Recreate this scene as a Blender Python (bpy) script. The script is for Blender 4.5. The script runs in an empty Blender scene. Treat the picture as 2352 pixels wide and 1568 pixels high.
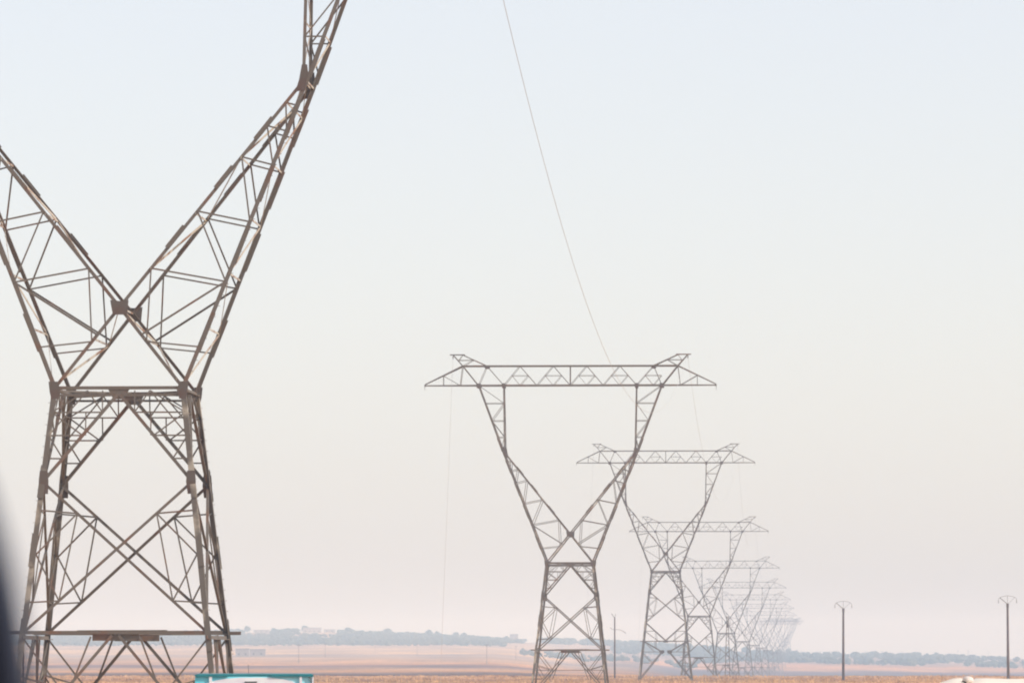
import bpy, bmesh, math, random
import numpy as np
from mathutils import Vector, Matrix, noise
random.seed(7)
RNG = np.random.default_rng(11)
C = bpy.context.scene.collection
scn = bpy.context.scene

# ---------------------------------------------------------------- camera
cam_d = bpy.data.cameras.new("camera")
cam = bpy.data.objects.new("camera", cam_d); C.objects.link(cam)
cam_d.sensor_width = 36; cam_d.lens = 200.0
cam.location = (0, 0, 0); cam.rotation_euler = (math.radians(90), 0, 0)
cam_d.shift_y = 0.3074
cam_d.clip_start = 0.1; cam_d.clip_end = 40000
cam_d.dof.use_dof = True; cam_d.dof.focus_distance = 600; cam_d.dof.aperture_fstop = 13
scn.camera = cam
F = 13067.0; CX = 1176.0; HY = 1507.0        # focal length and principal point of the 2352-px-wide photo

# ---------------------------------------------------------------- sky and sun
SUN_EL, SUN_AZ = 36.0, 112.0      # azimuth measured clockwise from the view direction (+Y)
w = bpy.data.worlds.new("World"); scn.world = w; w.use_nodes = True
nt = w.node_tree; bg = nt.nodes["Background"]
sky = nt.nodes.new("ShaderNodeTexSky"); sky.sky_type = 'NISHITA'; sky.sun_disc = False
sky.sun_elevation = math.radians(SUN_EL); sky.sun_rotation = math.radians(SUN_AZ)
sky.air_density = 1.0; sky.dust_density = 2.2; sky.ozone_density = 2.0; sky.altitude = 300
smx = nt.nodes.new("ShaderNodeMix"); smx.data_type = 'RGBA'; smx.inputs[0].default_value = 0.57   # milky, dust-laden sky
smx.inputs[7].default_value = (4.74, 4.46, 4.46, 1)
nt.links.new(sky.outputs[0], smx.inputs[6]); nt.links.new(smx.outputs[2], bg.inputs[0]); bg.inputs[1].default_value = 0.15
sd = bpy.data.lights.new("sun", 'SUN'); so = bpy.data.objects.new("sun", sd); C.objects.link(so)
sd.energy = 2.9; sd.angle = math.radians(0.5); sd.color = (1.0, 0.93, 0.86)
az, el = math.radians(SUN_AZ), math.radians(SUN_EL)
dirv = Vector((math.sin(az)*math.cos(el), math.cos(az)*math.cos(el), math.sin(el)))
so.rotation_euler = dirv.to_track_quat('Z', 'Y').to_euler()
scn.view_settings.view_transform = 'Standard'; scn.view_settings.look = 'None'
scn.view_settings.gamma = 1; scn.view_settings.exposure = 0.45
scn.render.engine = 'CYCLES'
scn.cycles.volume_bounces = 1
scn.cycles.filter_width = 2.0

# ---------------------------------------------------------------- materials
def mat(name, col, rough=0.8, metal=0.0, col2=None, scale=3.0, fac=(0.4, 0.65), bump=0.0, spec=0.5):
    m = bpy.data.materials.new(name); m.use_nodes = True
    n = m.node_tree; p = n.nodes["Principled BSDF"]
    p.inputs["Roughness"].default_value = rough; p.inputs["Metallic"].default_value = metal
    p.inputs["Specular IOR Level"].default_value = spec
    if col2 is None: col2 = tuple(c*0.75 for c in col)
    tc = n.nodes.new("ShaderNodeTexCoord"); nz = n.nodes.new("ShaderNodeTexNoise")
    nz.inputs["Scale"].default_value = scale; nz.inputs["Detail"].default_value = 5
    n.links.new(tc.outputs["Object"], nz.inputs["Vector"])
    r = n.nodes.new("ShaderNodeValToRGB")
    r.color_ramp.elements[0].position = fac[0]; r.color_ramp.elements[1].position = fac[1]
    r.color_ramp.elements[0].color = (*col, 1); r.color_ramp.elements[1].color = (*col2, 1)
    n.links.new(nz.outputs["Fac"], r.inputs[0]); n.links.new(r.outputs[0], p.inputs["Base Color"])
    if bump:
        b = n.nodes.new("ShaderNodeBump"); b.inputs["Strength"].default_value = bump
        n.links.new(nz.outputs["Fac"], b.inputs["Height"]); n.links.new(b.outputs[0], p.inputs["Normal"])
    return m

M = {}
M['steel'] = mat('weathered_steel', (0.125, 0.102, 0.08), 0.6, 0.0, (0.15, 0.075, 0.042), 0.9, (0.52, 0.68))
M['pale'] = mat('sunlit_tint_steel', (0.42, 0.37, 0.30), 0.5, 0.0, (0.22, 0.11, 0.06), 1.1, (0.50, 0.60))  # lacing steel with sunlight painted in as a paler base, plus rust patches
M['legsteel'] = mat('sun_patched_leg_steel', (0.115, 0.095, 0.075), 0.6, 0.0, (0.34, 0.30, 0.24), 0.8, (0.52, 0.62))  # pale patches paint sunlit flanges into the leg colour
M['plate'] = mat('gusset_steel', (0.10, 0.085, 0.07), 0.7, 0.0, (0.10, 0.06, 0.045), 1.2)
M['wire'] = mat('wire_metal', (0.45, 0.43, 0.41), 0.6)
M['insul'] = mat('insulator_glass', (0.22, 0.2, 0.19), 0.3)
M['concrete'] = mat('pole_concrete', (0.12, 0.085, 0.08), 0.9, 0, (0.085, 0.06, 0.058), 2.0)
M['dark'] = mat('black_paint', (0.004, 0.005, 0.008), 0.35)
M['bluerim'] = mat('sky_tint_rim', (0.009, 0.017, 0.042), 0.3)  # sky reflection on the pillar edge put into the base colour as blue
M['rubber'] = mat('black_rubber', (0.012, 0.012, 0.014), 0.7)
M['cyan'] = mat('cyan_paint', (0.16, 0.66, 0.76), 0.45, 0, (0.42, 0.76, 0.80), 0.9)
M['teal'] = mat('teal_paint', (0.02, 0.22, 0.25), 0.5)
M['white'] = mat('white_paint', (0.88, 0.86, 0.83), 0.5, 0, (0.80, 0.72, 0.76), 2.2)
M['grey'] = mat('grey_panel', (0.16, 0.15, 0.15), 0.6)
M['glass'] = mat('vehicle_glass', (0.03, 0.035, 0.04), 0.1)
M['cream'] = mat('cream_paint', (0.80, 0.70, 0.56), 0.45, 0, (0.72, 0.62, 0.5), 2)
M['cloth'] = mat('bundle_cloth', (0.70, 0.62, 0.55), 0.9, 0, (0.6, 0.5, 0.44), 14)
M['tyre'] = mat('tyre', (0.02, 0.02, 0.02), 0.9)
M['red'] = mat('red_lens', (0.4, 0.02, 0.02), 0.3)
M['asphalt'] = mat('asphalt', (0.055, 0.053, 0.05), 0.95, 0, (0.08, 0.075, 0.07), 5)
M['line'] = mat('road_paint', (0.7, 0.68, 0.62), 0.8)
M['leaf'] = mat('dusty_leaves', (0.035, 0.05, 0.03), 0.95, 0, (0.10, 0.105, 0.065), 0.12, spec=0.1)
M['bark'] = mat('bark', (0.10, 0.075, 0.055), 0.95)
M['straw'] = mat('dry_weed_straw', (0.58, 0.36, 0.18), 0.95, 0, (0.36, 0.20, 0.115), 0.04, (0.42, 0.6), spec=0.1)
M['wall'] = mat('plaster_wall', (0.42, 0.36, 0.31), 0.9, 0, (0.34, 0.29, 0.26), 0.3)
M['wallgrey'] = mat('block_wall', (0.32, 0.27, 0.25), 0.9, 0, (0.22, 0.19, 0.18), 0.25)
M['roof'] = mat('flat_roof', (0.3, 0.28, 0.27), 0.9)
M['opening'] = mat('dark_opening', (0.03, 0.03, 0.03), 0.9)

# ---------------------------------------------------------------- helpers
def link(name, me, m, parent=None):
    o = bpy.data.objects.new(name, me); C.objects.link(o)
    if m is not None: me.materials.append(m)
    if parent is not None: o.parent = parent
    return o
class MB:
    def __init__(s, split=None): s.v = []; s.f = []; s.split = split
    def add(s, vs, fs):
        b = len(s.v); s.v += [tuple(v) for v in vs]; s.f += [tuple(i+b for i in f) for f in fs]
    def box(s, c, size, rz=0.0):
        R = Matrix.Rotation(rz, 3, 'Z'); c = Vector(c)
        vs = [c + R @ Vector((sx*size[0]/2, sy*size[1]/2, sz*size[2]/2)) for sx in (-1, 1) for sy in (-1, 1) for sz in (-1, 1)]
        s.add(vs, [(0,1,3,2),(4,6,7,5),(0,4,5,1),(2,3,7,6),(0,2,6,4),(1,5,7,3)])
    def angle(s, p, q, wd, t=None, su=1, sv=1):
        """rolled L-section steel bar from p to q"""
        p, q = Vector(p), Vector(q); d = (q-p)
        if d.length < 1e-4: return
        d.normalize(); t = t or max(0.012, wd*0.12)
        v = Vector((0, 1, 0)) - d*d.y
        if v.length < 0.3: v = Vector((1, 0, 0)) - d*d.x
        v.normalize(); u = d.cross(v).normalized()
        if u.x*1.0 + u.z*0.3 < 0: u = -u
        o = -u*su*wd/2
        prof = [(0,0),(wd,0),(wd,t),(t,t),(t,wd),(0,wd)]
        vs = [e + o + u*su*a + v*sv*b for e in (p, q) for a, b in prof]
        fs = [(i, (i+1) % 6, (i+1) % 6+6, i+6) for i in range(6)] + [(5,4,3,2,1,0), (6,7,8,9,10,11)]
        s.add(vs, fs)
    def flat(s, p, q, wd, t=0.03):
        """flat plate bar, its wide face towards +-Y"""
        p, q = Vector(p), Vector(q); d = (q-p).normalized()
        v = (Vector((0,1,0)) - d*d.y).normalized(); u = d.cross(v).normalized()
        vs = [e + u*a*wd/2 + v*b*t/2 for e in (p, q) for a, b in ((-1,-1),(1,-1),(1,1),(-1,1))]
        s.add(vs, [(0,1,5,4),(1,2,6,5),(2,3,7,6),(3,0,4,7),(3,2,1,0),(4,5,6,7)])
    def strap(s, p, q, wd, sx, t=0.02):
        """flat bar in a side face, its wide face towards +-X"""
        p, q = Vector(p), Vector(q); d = (q-p).normalized(); v = Vector((1, 0, 0)) - d*d.x
        v.normalize(); u = d.cross(v).normalized()
        vs = [e + u*a*wd/2 + v*b*t/2 for e in (p, q) for a, b in ((-1,-1),(1,-1),(1,1),(-1,1))]
        s.add(vs, [(0,1,5,4),(1,2,6,5),(2,3,7,6),(3,0,4,7),(3,2,1,0),(4,5,6,7)])
    def tube(s, pts, rads, n=8, caps=True):
        pts = [Vector(p) for p in pts]; b = len(s.v); ref = None
        if not hasattr(rads, '__len__'): rads = [rads]*len(pts)
        for i, p in enumerate(pts):
            d = (pts[min(i+1, len(pts)-1)] - pts[max(i-1, 0)]).normalized()
            a = Vector((0,0,1)) if abs(d.z) < 0.9 else Vector((1,0,0))
            if ref is not None: a = ref
            u = (a - d*a.dot(d)).normalized(); v = d.cross(u); ref = u
            for k in range(n):
                t = 2*math.pi*k/n; s.v.append(tuple(p + (u*math.cos(t) + v*math.sin(t))*rads[i]))
        for i in range(len(pts)-1):
            for k in range(n):
                s.f.append((b+i*n+k, b+i*n+(k+1) % n, b+(i+1)*n+(k+1) % n, b+(i+1)*n+k))
        if caps:
            s.f.append(tuple(b+k for k in reversed(range(n)))); s.f.append(tuple(b+(len(pts)-1)*n+k for k in range(n)))
    def plate(s, c, pts2, t=0.04):
        """polygon plate in the X-Z plane at c"""
        n = len(pts2); c = Vector(c)
        if s.split is not None:
            q = MB(); q.plate((0,0,0), pts2, t); o = q.build("gusset_plate", M['plate'], s.split); o.location = c; return
        vs = [c + Vector((a, y, b)) for y in (-t/2, t/2) for a, b in pts2]
        s.add(vs, [tuple(range(n)), tuple(reversed(range(n, 2*n)))] + [(i, i+n, (i+1) % n+n, (i+1) % n) for i in range(n)])
    def build(s, name, m, parent=None, smooth=False):
        me = bpy.data.meshes.new(name); me.from_pydata(s.v, [], s.f)
        bm = bmesh.new(); bm.from_mesh(me); bmesh.ops.recalc_face_normals(bm, faces=bm.faces); bm.to_mesh(me); bm.free()
        if smooth:
            for p in me.polygons: p.use_smooth = True
        return link(name, me, m, parent)
def tag(o, label=None, cat=None, group=None, kind=None):
    if label: o['label'] = label
    if cat: o['category'] = cat
    if group: o['group'] = group
    if kind: o['kind'] = kind
    return o
def thing(name, label, cat, loc=(0,0,0), rz=0.0, group=None):
    o = bpy.data.objects.new(name, None); C.objects.link(o); o.location = loc; o.rotation_euler = (0, 0, rz)
    o.empty_display_size = 0.5
    return tag(o, label, cat, group)
def copy_tree(o, parent=None):
    c = o.copy(); C.objects.link(c)
    if parent is not None: c.parent = parent
    for ch in list(o.children): copy_tree(ch, c)
    return c
def interp(x, pts):
    return float(np.interp(x, [p[0] for p in pts], [p[1] for p in pts]))
def sm(a, b, x):
    t = min(1, max(0, (x-a)/(b-a))); return t*t*(3-2*t)

# ---------------------------------------------------------------- terrain
RIDGE = [(-200,1470),(100,1465),(300,1459),(560,1452),(720,1450),(880,1457),(1000,1463),(1190,1474),(1250,1474),(1450,1480),
         (1620,1490),(1850,1503),(2080,1507),(2350,1512),(2600,1514)]
LC = [(1161,1552),(1800,1540),(3000,1515),(4800,1483)]
MC = [(1161,1552),(1800,1549),(2600,1543),(3400,1530),(4300,1512),(4900,1500)]
RC = [(1161,1552),(1233,1557.5),(1605,1564),(1955,1563),(2300,1558),(2650,1554),(3000,1551.5),(3600,1550.5),(3950,1537),(4350,1524),(4800,1514)]
NEAR = [(-400,-3.3),(130,-3.3),(211,-3.7),(587,-4.0),(961,-4.0),(1161,-4.0)]
def ground_z(x, y):
    if y <= 1161: return interp(y, NEAR)
    px = CX + F*x/y; rg = interp(px, RIDGE)
    def cv(c, yr):
        pts = c + [(yr, rg), (yr+500, rg+6), (9000, rg+10)]
        return interp(y, pts)
    l, m, r = cv(LC, 5600), cv(MC, 5700), cv(RC, 5300)
    r += interp(px, [(1850,0),(2080,5),(2350,11)]) * interp(y, [(3600,0),(3950,0.6),(4350,1),(4800,1),(5300,0)])
    a = sm(1120, 1360, px); b = sm(1420, 1600, px)
    row = l*(1-a) + (m*(1-b) + r*b)*a
    z = -(row-HY)/F*y
    t = sm(1161, 2200, y)
    return z + t*0.6*noise.noise(Vector((x/60.0, y/260.0, 3.3)))
xs = list(np.linspace(-1600, -420, 30)[:-1]) + list(np.linspace(-420, 640, 120)) + list(np.linspace(640, 1900, 30)[1:])
ys = list(np.linspace(-300, 1161, 24)) + list(np.linspace(1161, 6400, 150)[1:]) + list(np.linspace(6400, 9000, 12)[1:])
vs = [(x, y, ground_z(x, y)) for y in ys for x in xs]
nx = len(xs)
fs = [(j*nx+i, j*nx+i+1, (j+1)*nx+i+1, (j+1)*nx+i) for j in range(len(ys)-1) for i in range(nx-1)]
me = bpy.data.meshes.new("ground"); me.from_pydata(vs, [], fs)
for p in me.polygons: p.use_smooth = True
gm = bpy.data.materials.new("dry_fields"); gm.use_nodes = True
n = gm.node_tree; P = n.nodes["Principled BSDF"]; P.inputs["Roughness"].default_value = 1.0
P.inputs["Specular IOR Level"].default_value = 0.05
N = n.nodes.new; L = n.links.new
tc = N("ShaderNodeTexCoord"); sp = N("ShaderNodeSeparateXYZ"); L(tc.outputs["Object"], sp.inputs[0])
def math_(op, a, b=None, c=None):
    m = N("ShaderNodeMath"); m.operation = op
    for i, v in enumerate((a, b, c)):
        if v is None: continue
        if isinstance(v, (int, float)): m.inputs[i].default_value = v
        else: L(v, m.inputs[i])
    return m.outputs[0]
def noise_(scale3, sc, detail=3):
    mp = N("ShaderNodeMapping"); mp.inputs["Scale"].default_value = scale3; L(tc.outputs["Object"], mp.inputs[0])
    z = N("ShaderNodeTexNoise"); z.inputs["Scale"].default_value = sc; z.inputs["Detail"].default_value = detail
    L(mp.outputs[0], z.inputs["Vector"]); return z.outputs["Fac"]
def ramp(fac, stops):
    r = N("ShaderNodeValToRGB"); e = r.color_ramp.elements
    for i, (pos, col) in enumerate(stops):
        k = e[i] if i < 2 else e.new(pos)
        k.position = pos
    for k, (pos, col) in zip(sorted(e, key=lambda q: q.position), stops):
        k.position = pos; k.color = (*col, 1)
    L(fac, r.inputs[0]); return r.outputs[0]
warp = math_('MULTIPLY', math_('SUBTRACT', noise_((0.012, 0.0016, 0.01), 1.0, 3), 0.5), math_('MULTIPLY', sp.outputs[1], 0.16))
yy = math_('DIVIDE', math_('ADD', sp.outputs[1], warp), 6000.0)
tan_, gold, brown = (0.46,0.27,0.15), (0.62,0.38,0.16), (0.32,0.17,0.10)
mauve, pink, pale = (0.10,0.058,0.055), (0.47,0.25,0.115), (0.52,0.34,0.18)
left = ramp(yy, [(0.0, gold), (0.142, gold), (0.153, brown), (0.168, brown), (0.180, tan_), (0.193, tan_), (0.207, mauve), (0.262, (0.20,0.14,0.12)),
                 (0.285, pink), (0.345, (0.38,0.23,0.13)), (0.372, (0.17,0.095,0.09)), (0.392, (0.17,0.095,0.09)), (0.42, pink), (0.53, (0.42,0.27,0.15)), (0.60, (0.30,0.23,0.19)),
                 (0.64, pale), (0.80, (0.44,0.31,0.20)), (1.0, (0.4,0.31,0.25))])
right = ramp(yy, [(0.0, gold), (0.142, gold), (0.153, brown), (0.168, brown), (0.182, tan_), (0.193, tan_), (0.21, mauve), (0.625, mauve),
                  (0.645, (0.2,0.12,0.10)), (0.662, pink), (0.72, pink), (0.76, (0.30,0.22,0.18)), (0.85, (0.36,0.27,0.2)), (1.0, (0.4,0.3,0.24))])
msk = math_('SMOOTH_MIN', 1.0, 1.0, 0.0)
mr = N("ShaderNodeMapRange"); L(math_('ADD', sp.outputs[0], math_('MULTIPLY', noise_((0.01,0.002,0.01), 1.0, 2), 60)), mr.inputs[0])
mr.inputs[1].default_value = 60; mr.inputs[2].default_value = 130
mx = N("ShaderNodeMix"); mx.data_type = 'RGBA'; L(mr.outputs[0], mx.inputs[0]); L(left, mx.inputs[6]); L(right, mx.inputs[7])
# field patches and fine tufty variation
patch = ramp(noise_((0.02, 0.0035, 0.01), 1.0, 5), [(0.38, (0.74,0.72,0.76)), (0.62, (1.18,1.14,1.08))])
m1 = N("ShaderNodeMix"); m1.data_type = 'RGBA'; m1.blend_type = 'MULTIPLY'; m1.inputs[0].default_value = 1.0
L(mx.outputs[2], m1.inputs[6]); L(patch, m1.inputs[7])
fine = ramp(noise_((0.6, 0.05, 0.3), 1.0, 6), [(0.35, (0.72,0.68,0.66)), (0.65, (1.15,1.12,1.1))])
m2 = N("ShaderNodeMix"); m2.data_type = 'RGBA'; m2.blend_type = 'MULTIPLY'; m2.inputs[0].default_value = 1.0
L(m1.outputs[2], m2.inputs[6]); L(fine, m2.inputs[7])
L(m2.outputs[2], P.inputs["Base Color"])
tag(link("ground", me, gm), kind='structure')

# road the two vehicles stand on, bending away before the pylon
cl = [(-1.5, y) for y in range(-60, 140, 20)] + [(-1 + (y-140)**2/900.0, y) for y in range(140, 500, 20)]
b = MB(); e = MB()
def strip(mb, off, half, dz):
    vsx = []
    for i, (x, y) in enumerate(cl):
        x0, y0 = cl[max(0, i-1)]; x1, y1 = cl[min(len(cl)-1, i+1)]
        d = Vector((x1-x0, y1-y0)).normalized(); nrm = Vector((d.y, -d.x))
        for s in (-1, 1):
            p = Vector((x, y)) + nrm*(off+s*half); vsx.append((p.x, p.y, interp(y, NEAR)+dz))
    mb.add(vsx, [(2*i, 2*i+1, 2*i+3, 2*i+2) for i in range(len(cl)-1)])
strip(b, 1.5, 12.0, 0.012); tag(b.build("road", M['asphalt']), kind='structure')
strip(e, 1.5, 0.08, 0.016); strip(e, -9.8, 0.08, 0.016); strip(e, 12.8, 0.08, 0.012)
tag(e.build("road_marking", M['line']), kind='structure')

# ---------------------------------------------------------------- lattice pylons (width across beam 30 m)
TAPER = 0.113
def make_tower(ext, label):
    """ext=0: body 13.65 m to the waist; ext>0: taller body with an extra panel"""
    T = thing("lattice_pylon", label, "pylon", group="steel lattice pylons of the power line")
    ZW = 13.65 + ext; ZO = ext
    ZB, ZT = 31.95 + ext, 33.95 + ext
    def hw(z): return 2.36 + (ZW-z)*TAPER                  # half width of the square body below the waist
    def hd(z):                                             # half depth above the waist
        return interp(z, [(ZW, 2.36), (ZW+3, 2.12), (ZB, 0.85), (ZT+2, 0.75)])
    # legs
    for sx in (-1, 1):
        for sy in (-1, 1):
            m = MB(); wl = 0.195
            m.angle((sx*hw(-0.3), sy*hw(-0.3), -0.3), (sx*hw(ZW), sy*hw(ZW), ZW), wl, 0.03, su=-sx, sv=-sy)
            for zs in (4.6+ZO, 10.2+ZO, 7.7+ZO):          # splice sleeves
                a, c = zs-0.6, zs+0.6
                m.flat((sx*(hw(a)+0.02), sy*(hw(a)+0.03), a), (sx*(hw(c)+0.02), sy*(hw(c)+0.03), c), 0.225, 0.02)
            if sy < 0 or sx > 0:
                z = 1.5
                while z < ZW-0.3:                          # step bolts
                    m.box((sx*(hw(z)+0.13), sy*hw(z), z), (0.08, 0.016, 0.016)); z += 0.4
            m.box((sx*hw(0), sy*hw(0), -0.2), (0.8, 0.8, 0.4))
            m.build("leg", M['legsteel'], T)
    # face bracing below the waist
    def faces(m, pq):
        """mirror a list of members (u,z)-(u,z) onto the four faces and to both sides"""
        for (u1, z1), (u2, z2), wd in pq:
            for s in (1, -1):
                for sy in (-1, 1):
                    m.angle((s*u1, sy*(hw(z1)-0.03), z1), (s*u2, sy*(hw(z2)-0.03), z2), wd, sv=-sy)
                    m.angle((sy*(hw(z1)-0.03), s*u1, z1), (sy*(hw(z2)-0.03), s*u2, z2), wd*0.9, su=-sy)
    zk = 10.2 + ZO
    zl = 4.68 + ZO if not ext else 9.85
    body = MB()
    # inverted V below the waist with redundant members
    A = [((0.0, ZW-0.2), (hw(zk), zk), 0.125)]
    def onV(z): t = (ZW-0.2-z)/(ZW-0.2-zk); return hw(zk)*t
    z1, z2, z3 = ZW-0.9, ZW-1.75, ZW-2.6
    for z in (z1, z2, z3): A.append(((onV(z), z), (hw(z), z), 0.055))
    A += [((1.15, ZW-0.1), (onV(z1), z1), 0.05), ((1.15, ZW-0.1), (hw(z1), z1), 0.05), ((hw(z1), z1), (onV(z2), z2), 0.055),
          ((onV(z1), z1), (onV(z1), ZW-0.1), 0.045), ((hw(z2), z2), (onV(z3), z3), 0.055), ((1.15, ZW-0.1), (hw(z2), z2), 0.05),
          ((1.2, z1), (1.2, z2), 0.045)]
    faces(body, A)
    body.build("upper_bracing", M['steel'], T)
    body = MB()
    # big X panel
    def X(za, zb, wd=0.105):
        ha, hb = hw(za), hw(zb); A = [((-ha, za), (hb, zb), wd)]
        zc = za + (zb-za)*ha/(ha+hb)
        def onX(z, side):                                  # position of the two diagonals
            return abs(-ha + (ha+hb)*(za-z)/(za-zb))
        q1 = za - (zc-za)*-1*0.45; q3 = zb + (zc-zb)*0.42
        q1 = za + (zc-za)*0.47; q3 = zb + (zc-zb)*0.38
        u1 = ha*(1-0.47); u3 = hb*(1-0.38)
        A += [((u1, q1), (hw(q1), q1+0.12), 0.06), ((u3, q3), (hw(q3), q3-0.06), 0.055),
              ((u1, q1), (u3, q3), 0.055), ((u1, q1), (hw((q1+q3)/2), (q1+q3)/2), 0.06), ((hw((q1+q3)/2+0.25), (q1+q3)/2+0.25), (u3, q3), 0.06)]
        faces(body, A)
    X(zk, zl)
    body.build("cross_bracing", M['steel'], T)
    body = MB(); pl = MB(T)
    if not ext:
        zd = zl
        A = [((0.12, zd-0.1), (hw(0.1), 0.1), 0.11), ((0.9, zd-0.15), (hw(0.1)*0.52, 1.6), 0.07), ((hw(zd-0.2), zd-0.2), (2.0, 2.65), 0.065), ((hw(3.1), 3.1), (2.0, 2.65), 0.06),
             ((hw(3.1), 3.1), (2.75, 1.7), 0.06), ((hw(1.7), 1.7), (2.75, 1.7), 0.06), ((2.0, 2.65), (2.75, 1.7), 0.05), ((0.0, 2.6), (hw(2.6), 2.6), 0.05)]
        faces(body, A)
    else:
        zd = 6.6
        A = [((hw(zl), zl-0.15), (0.0, zd+0.1), 0.12), ((hw(8.3), 8.3), (1.7, 8.3), 0.06), ((hw(8.3), 8.3), (1.2, zd), 0.06), ((1.7, 8.3), (1.5, zd), 0.055),
             ((hw(zd), zd), (0.62, 4.8), 0.11), ((0.62, 4.8), (hw(0.1), 0.1), 0.14), ((0.62, 4.8), (hw(4.8), 4.8), 0.08), ((hw(zd), zd), (1.9, 4.85), 0.06), ((1.7, zd), (1.7, 5.4), 0.08),
             ((hw(4.6), 4.6), (2.2, 2.9), 0.075), ((hw(2.9), 2.9), (2.2, 2.9), 0.055)]
        faces(body, A)
        for sy in (-1, 1):
            for s in (-1, 1):
                pl.plate((s*0.66, sy*(hw(4.8)-0.06), 4.8), [(-0.3,0.25),(0.3,0.3),(0.35,-0.1),(0.0,-0.35),(-0.3,-0.1)], 0.03)
            pl.plate((0, sy*(hw(zd)-0.06), zd), [(-0.45,0.1),(0.45,0.1),(0.3,-0.2),(-0.3,-0.2)], 0.03)
    body.build("base_bracing", M['steel'], T)
    # horizontal frame above the base panel (its beams run out past the legs)
    m = MB(); h = hw(zd)
    for sy in (-1, 1):
        m.angle((-h-0.55, sy*h, zd), (h+0.55, sy*h, zd), 0.13, 0.03, sv=-sy)
        m.angle((sy*h, -h-0.3, zd-0.18), (sy*h, h+0.3, zd-0.18), 0.14, 0.03)
        m.flat((-1.4, sy*(h-0.05), zd+0.04), (1.9, sy*(h-0.05), zd+0.05), 0.09)
        if not ext: m.plate((0, sy*(h-0.1), zd), [(-0.85,-0.05),(0.85,-0.05),(0.85,-0.3),(-0.85,-0.3)], 0.04)
    m.angle((-h, 0, zd-0.05), (0, -h, zd-0.05), 0.06); m.angle((h, 0, zd-0.05), (0, -h, zd-0.05), 0.06)
    m.angle((-h, 0, zd-0.05), (0, h, zd-0.05), 0.06); m.angle((h, 0, zd-0.05), (0, h, zd-0.05), 0.06)
    m.build("horizontal_frame", M['steel'], T)
    # waist frame
    m = MB(); h = hw(ZW)
    for sy in (-1, 1):
        m.angle((-h, sy*h, ZW), (h, sy*h, ZW), 0.12, 0.025, sv=-sy)
        m.angle((-h, sy*h, ZW-0.27), (h, sy*h, ZW-0.27), 0.085, sv=-sy)
        m.angle((sy*h, -h, ZW-0.05), (sy*h, h, ZW-0.05), 0.14, 0.03)
        m.plate((0, sy*(h-0.04), ZW-0.2), [(-0.4,0.16),(0.4,0.16),(0.2,-0.22),(-0.2,-0.22)], 0.03)
    m.angle((-h, -h, ZW-0.1), (h, h, ZW-0.1), 0.06); m.angle((-h, h, ZW-0.14), (h, -h, ZW-0.14), 0.06)
    m.build("waist_frame", M['steel'], T)
    for sy in (-1, 1):
        for sx in (-1, 1):
            pl.plate((sx*h, sy*(h+0.035), ZW-0.05), [(-0.22,0.28),(0.10,0.28),(0.22,0.0),(0.12,-0.36),(-0.12,-0.36),(-0.18,-0.1)] if sx < 0 else [(-0.10,0.28),(0.22,0.28),(0.18,-0.1),(0.12,-0.36),(-0.12,-0.36),(-0.22,0.0)], 0.03)
            pl.plate((sx*(hw(zk)-0.04), sy*(hw(zk)+0.035), zk), [(-0.14,0.4),(0.15,0.4),(0.18,0),(0.16,-0.45),(-0.12,-0.45),(-0.18,0)], 0.03)
    # arms of the Y
    ZC = 16.62 + ext; ZN = 24.95 + ext; XN = 6.84
    def xo(z): return interp(z, [(ZW, 2.36), (ZN, XN), (ZB, 9.45), (ZT, 11.1), (ZT+1.15, 12.1)])
    def xi(z): return interp(z, [(ZW, -2.36), (ZC, 0.0), (ZN, XN-0.12), (ZB, 6.85)])
    for s in (-1, 1):
        m = MB()
        def P_(u, z, sy): return (s*u, sy*hd(z), z)
        for sy in (-1, 1):
            m.angle(P_(xo(ZW), ZW, sy), P_(XN, ZN, sy), 0.15, 0.026, su=s, sv=-sy)
            m.angle(P_(XN, ZN, sy), P_(xo(ZB), ZB, sy), 0.14, 0.026, su=s, sv=-sy)
            m.angle(P_(-2.36, ZW, sy*0.985), P_(0, ZC, sy*0.985), 0.122, 0.026, su=s, sv=-sy)
            m.angle(P_(0, ZC, sy*0.985), P_(xi(ZN), ZN, sy), 0.122, 0.026, su=s, sv=-sy)
            m.angle(P_(xi(ZN), ZN, sy), P_(xi(ZB), ZB, sy), 0.12, 0.025, su=s, sv=-sy)
            # panels between crotch and knee: inner node z, outer node z
            ins = [18.05+ext, 20.15+ext, 22.15+ext, 23.3+ext, 24.15+ext]
            outs = [17.55+ext, 19.75+ext, 21.85+ext, 23.1+ext, 24.05+ext]
            for zi, zo in zip(ins, outs): m.angle(P_(xi(zi), zi, sy), P_(xo(zo), zo, sy), 0.06, sv=-sy)
            for k in range(1, len(ins)): m.angle(P_(xi(ins[k]), ins[k], sy), P_(xo(outs[k-1]), outs[k-1], sy), 0.06, sv=-sy)
            zq = 15.35+ext                                 # lower triangle, braced against the chord of the other arm
            m.angle(P_(-xi(zq), zq, sy), P_(xo(zq-0.2), zq-0.2, sy), 0.055, sv=-sy)
            m.angle(P_(-xi(zq), zq, sy), P_(xi(ins[0]), ins[0], sy), 0.055, sv=-sy)
            m.angle(P_(-xi(zq+0.25), zq+0.25, sy), P_(xo(outs[0]), outs[0], sy), 0.075, sv=-sy)
            # panels above the knee
            up = [26.6+ext, 28.3+ext, 30.1+ext]
            for z in up: m.angle(P_(xi(z), z, sy), P_(xo(z), z, sy), 0.055, sv=-sy)
            hs = [ZN+0.5] + up + [ZB]
            for k in range(len(hs)-1):
                a, c = hs[k], hs[k+1]
                if k % 2: m.angle(P_(xi(a), a, sy), P_(xo(c), c, sy), 0.055, sv=-sy)
                else: m.angle(P_(xo(a), a, sy), P_(xi(c), c, sy), 0.055, sv=-sy)
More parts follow.
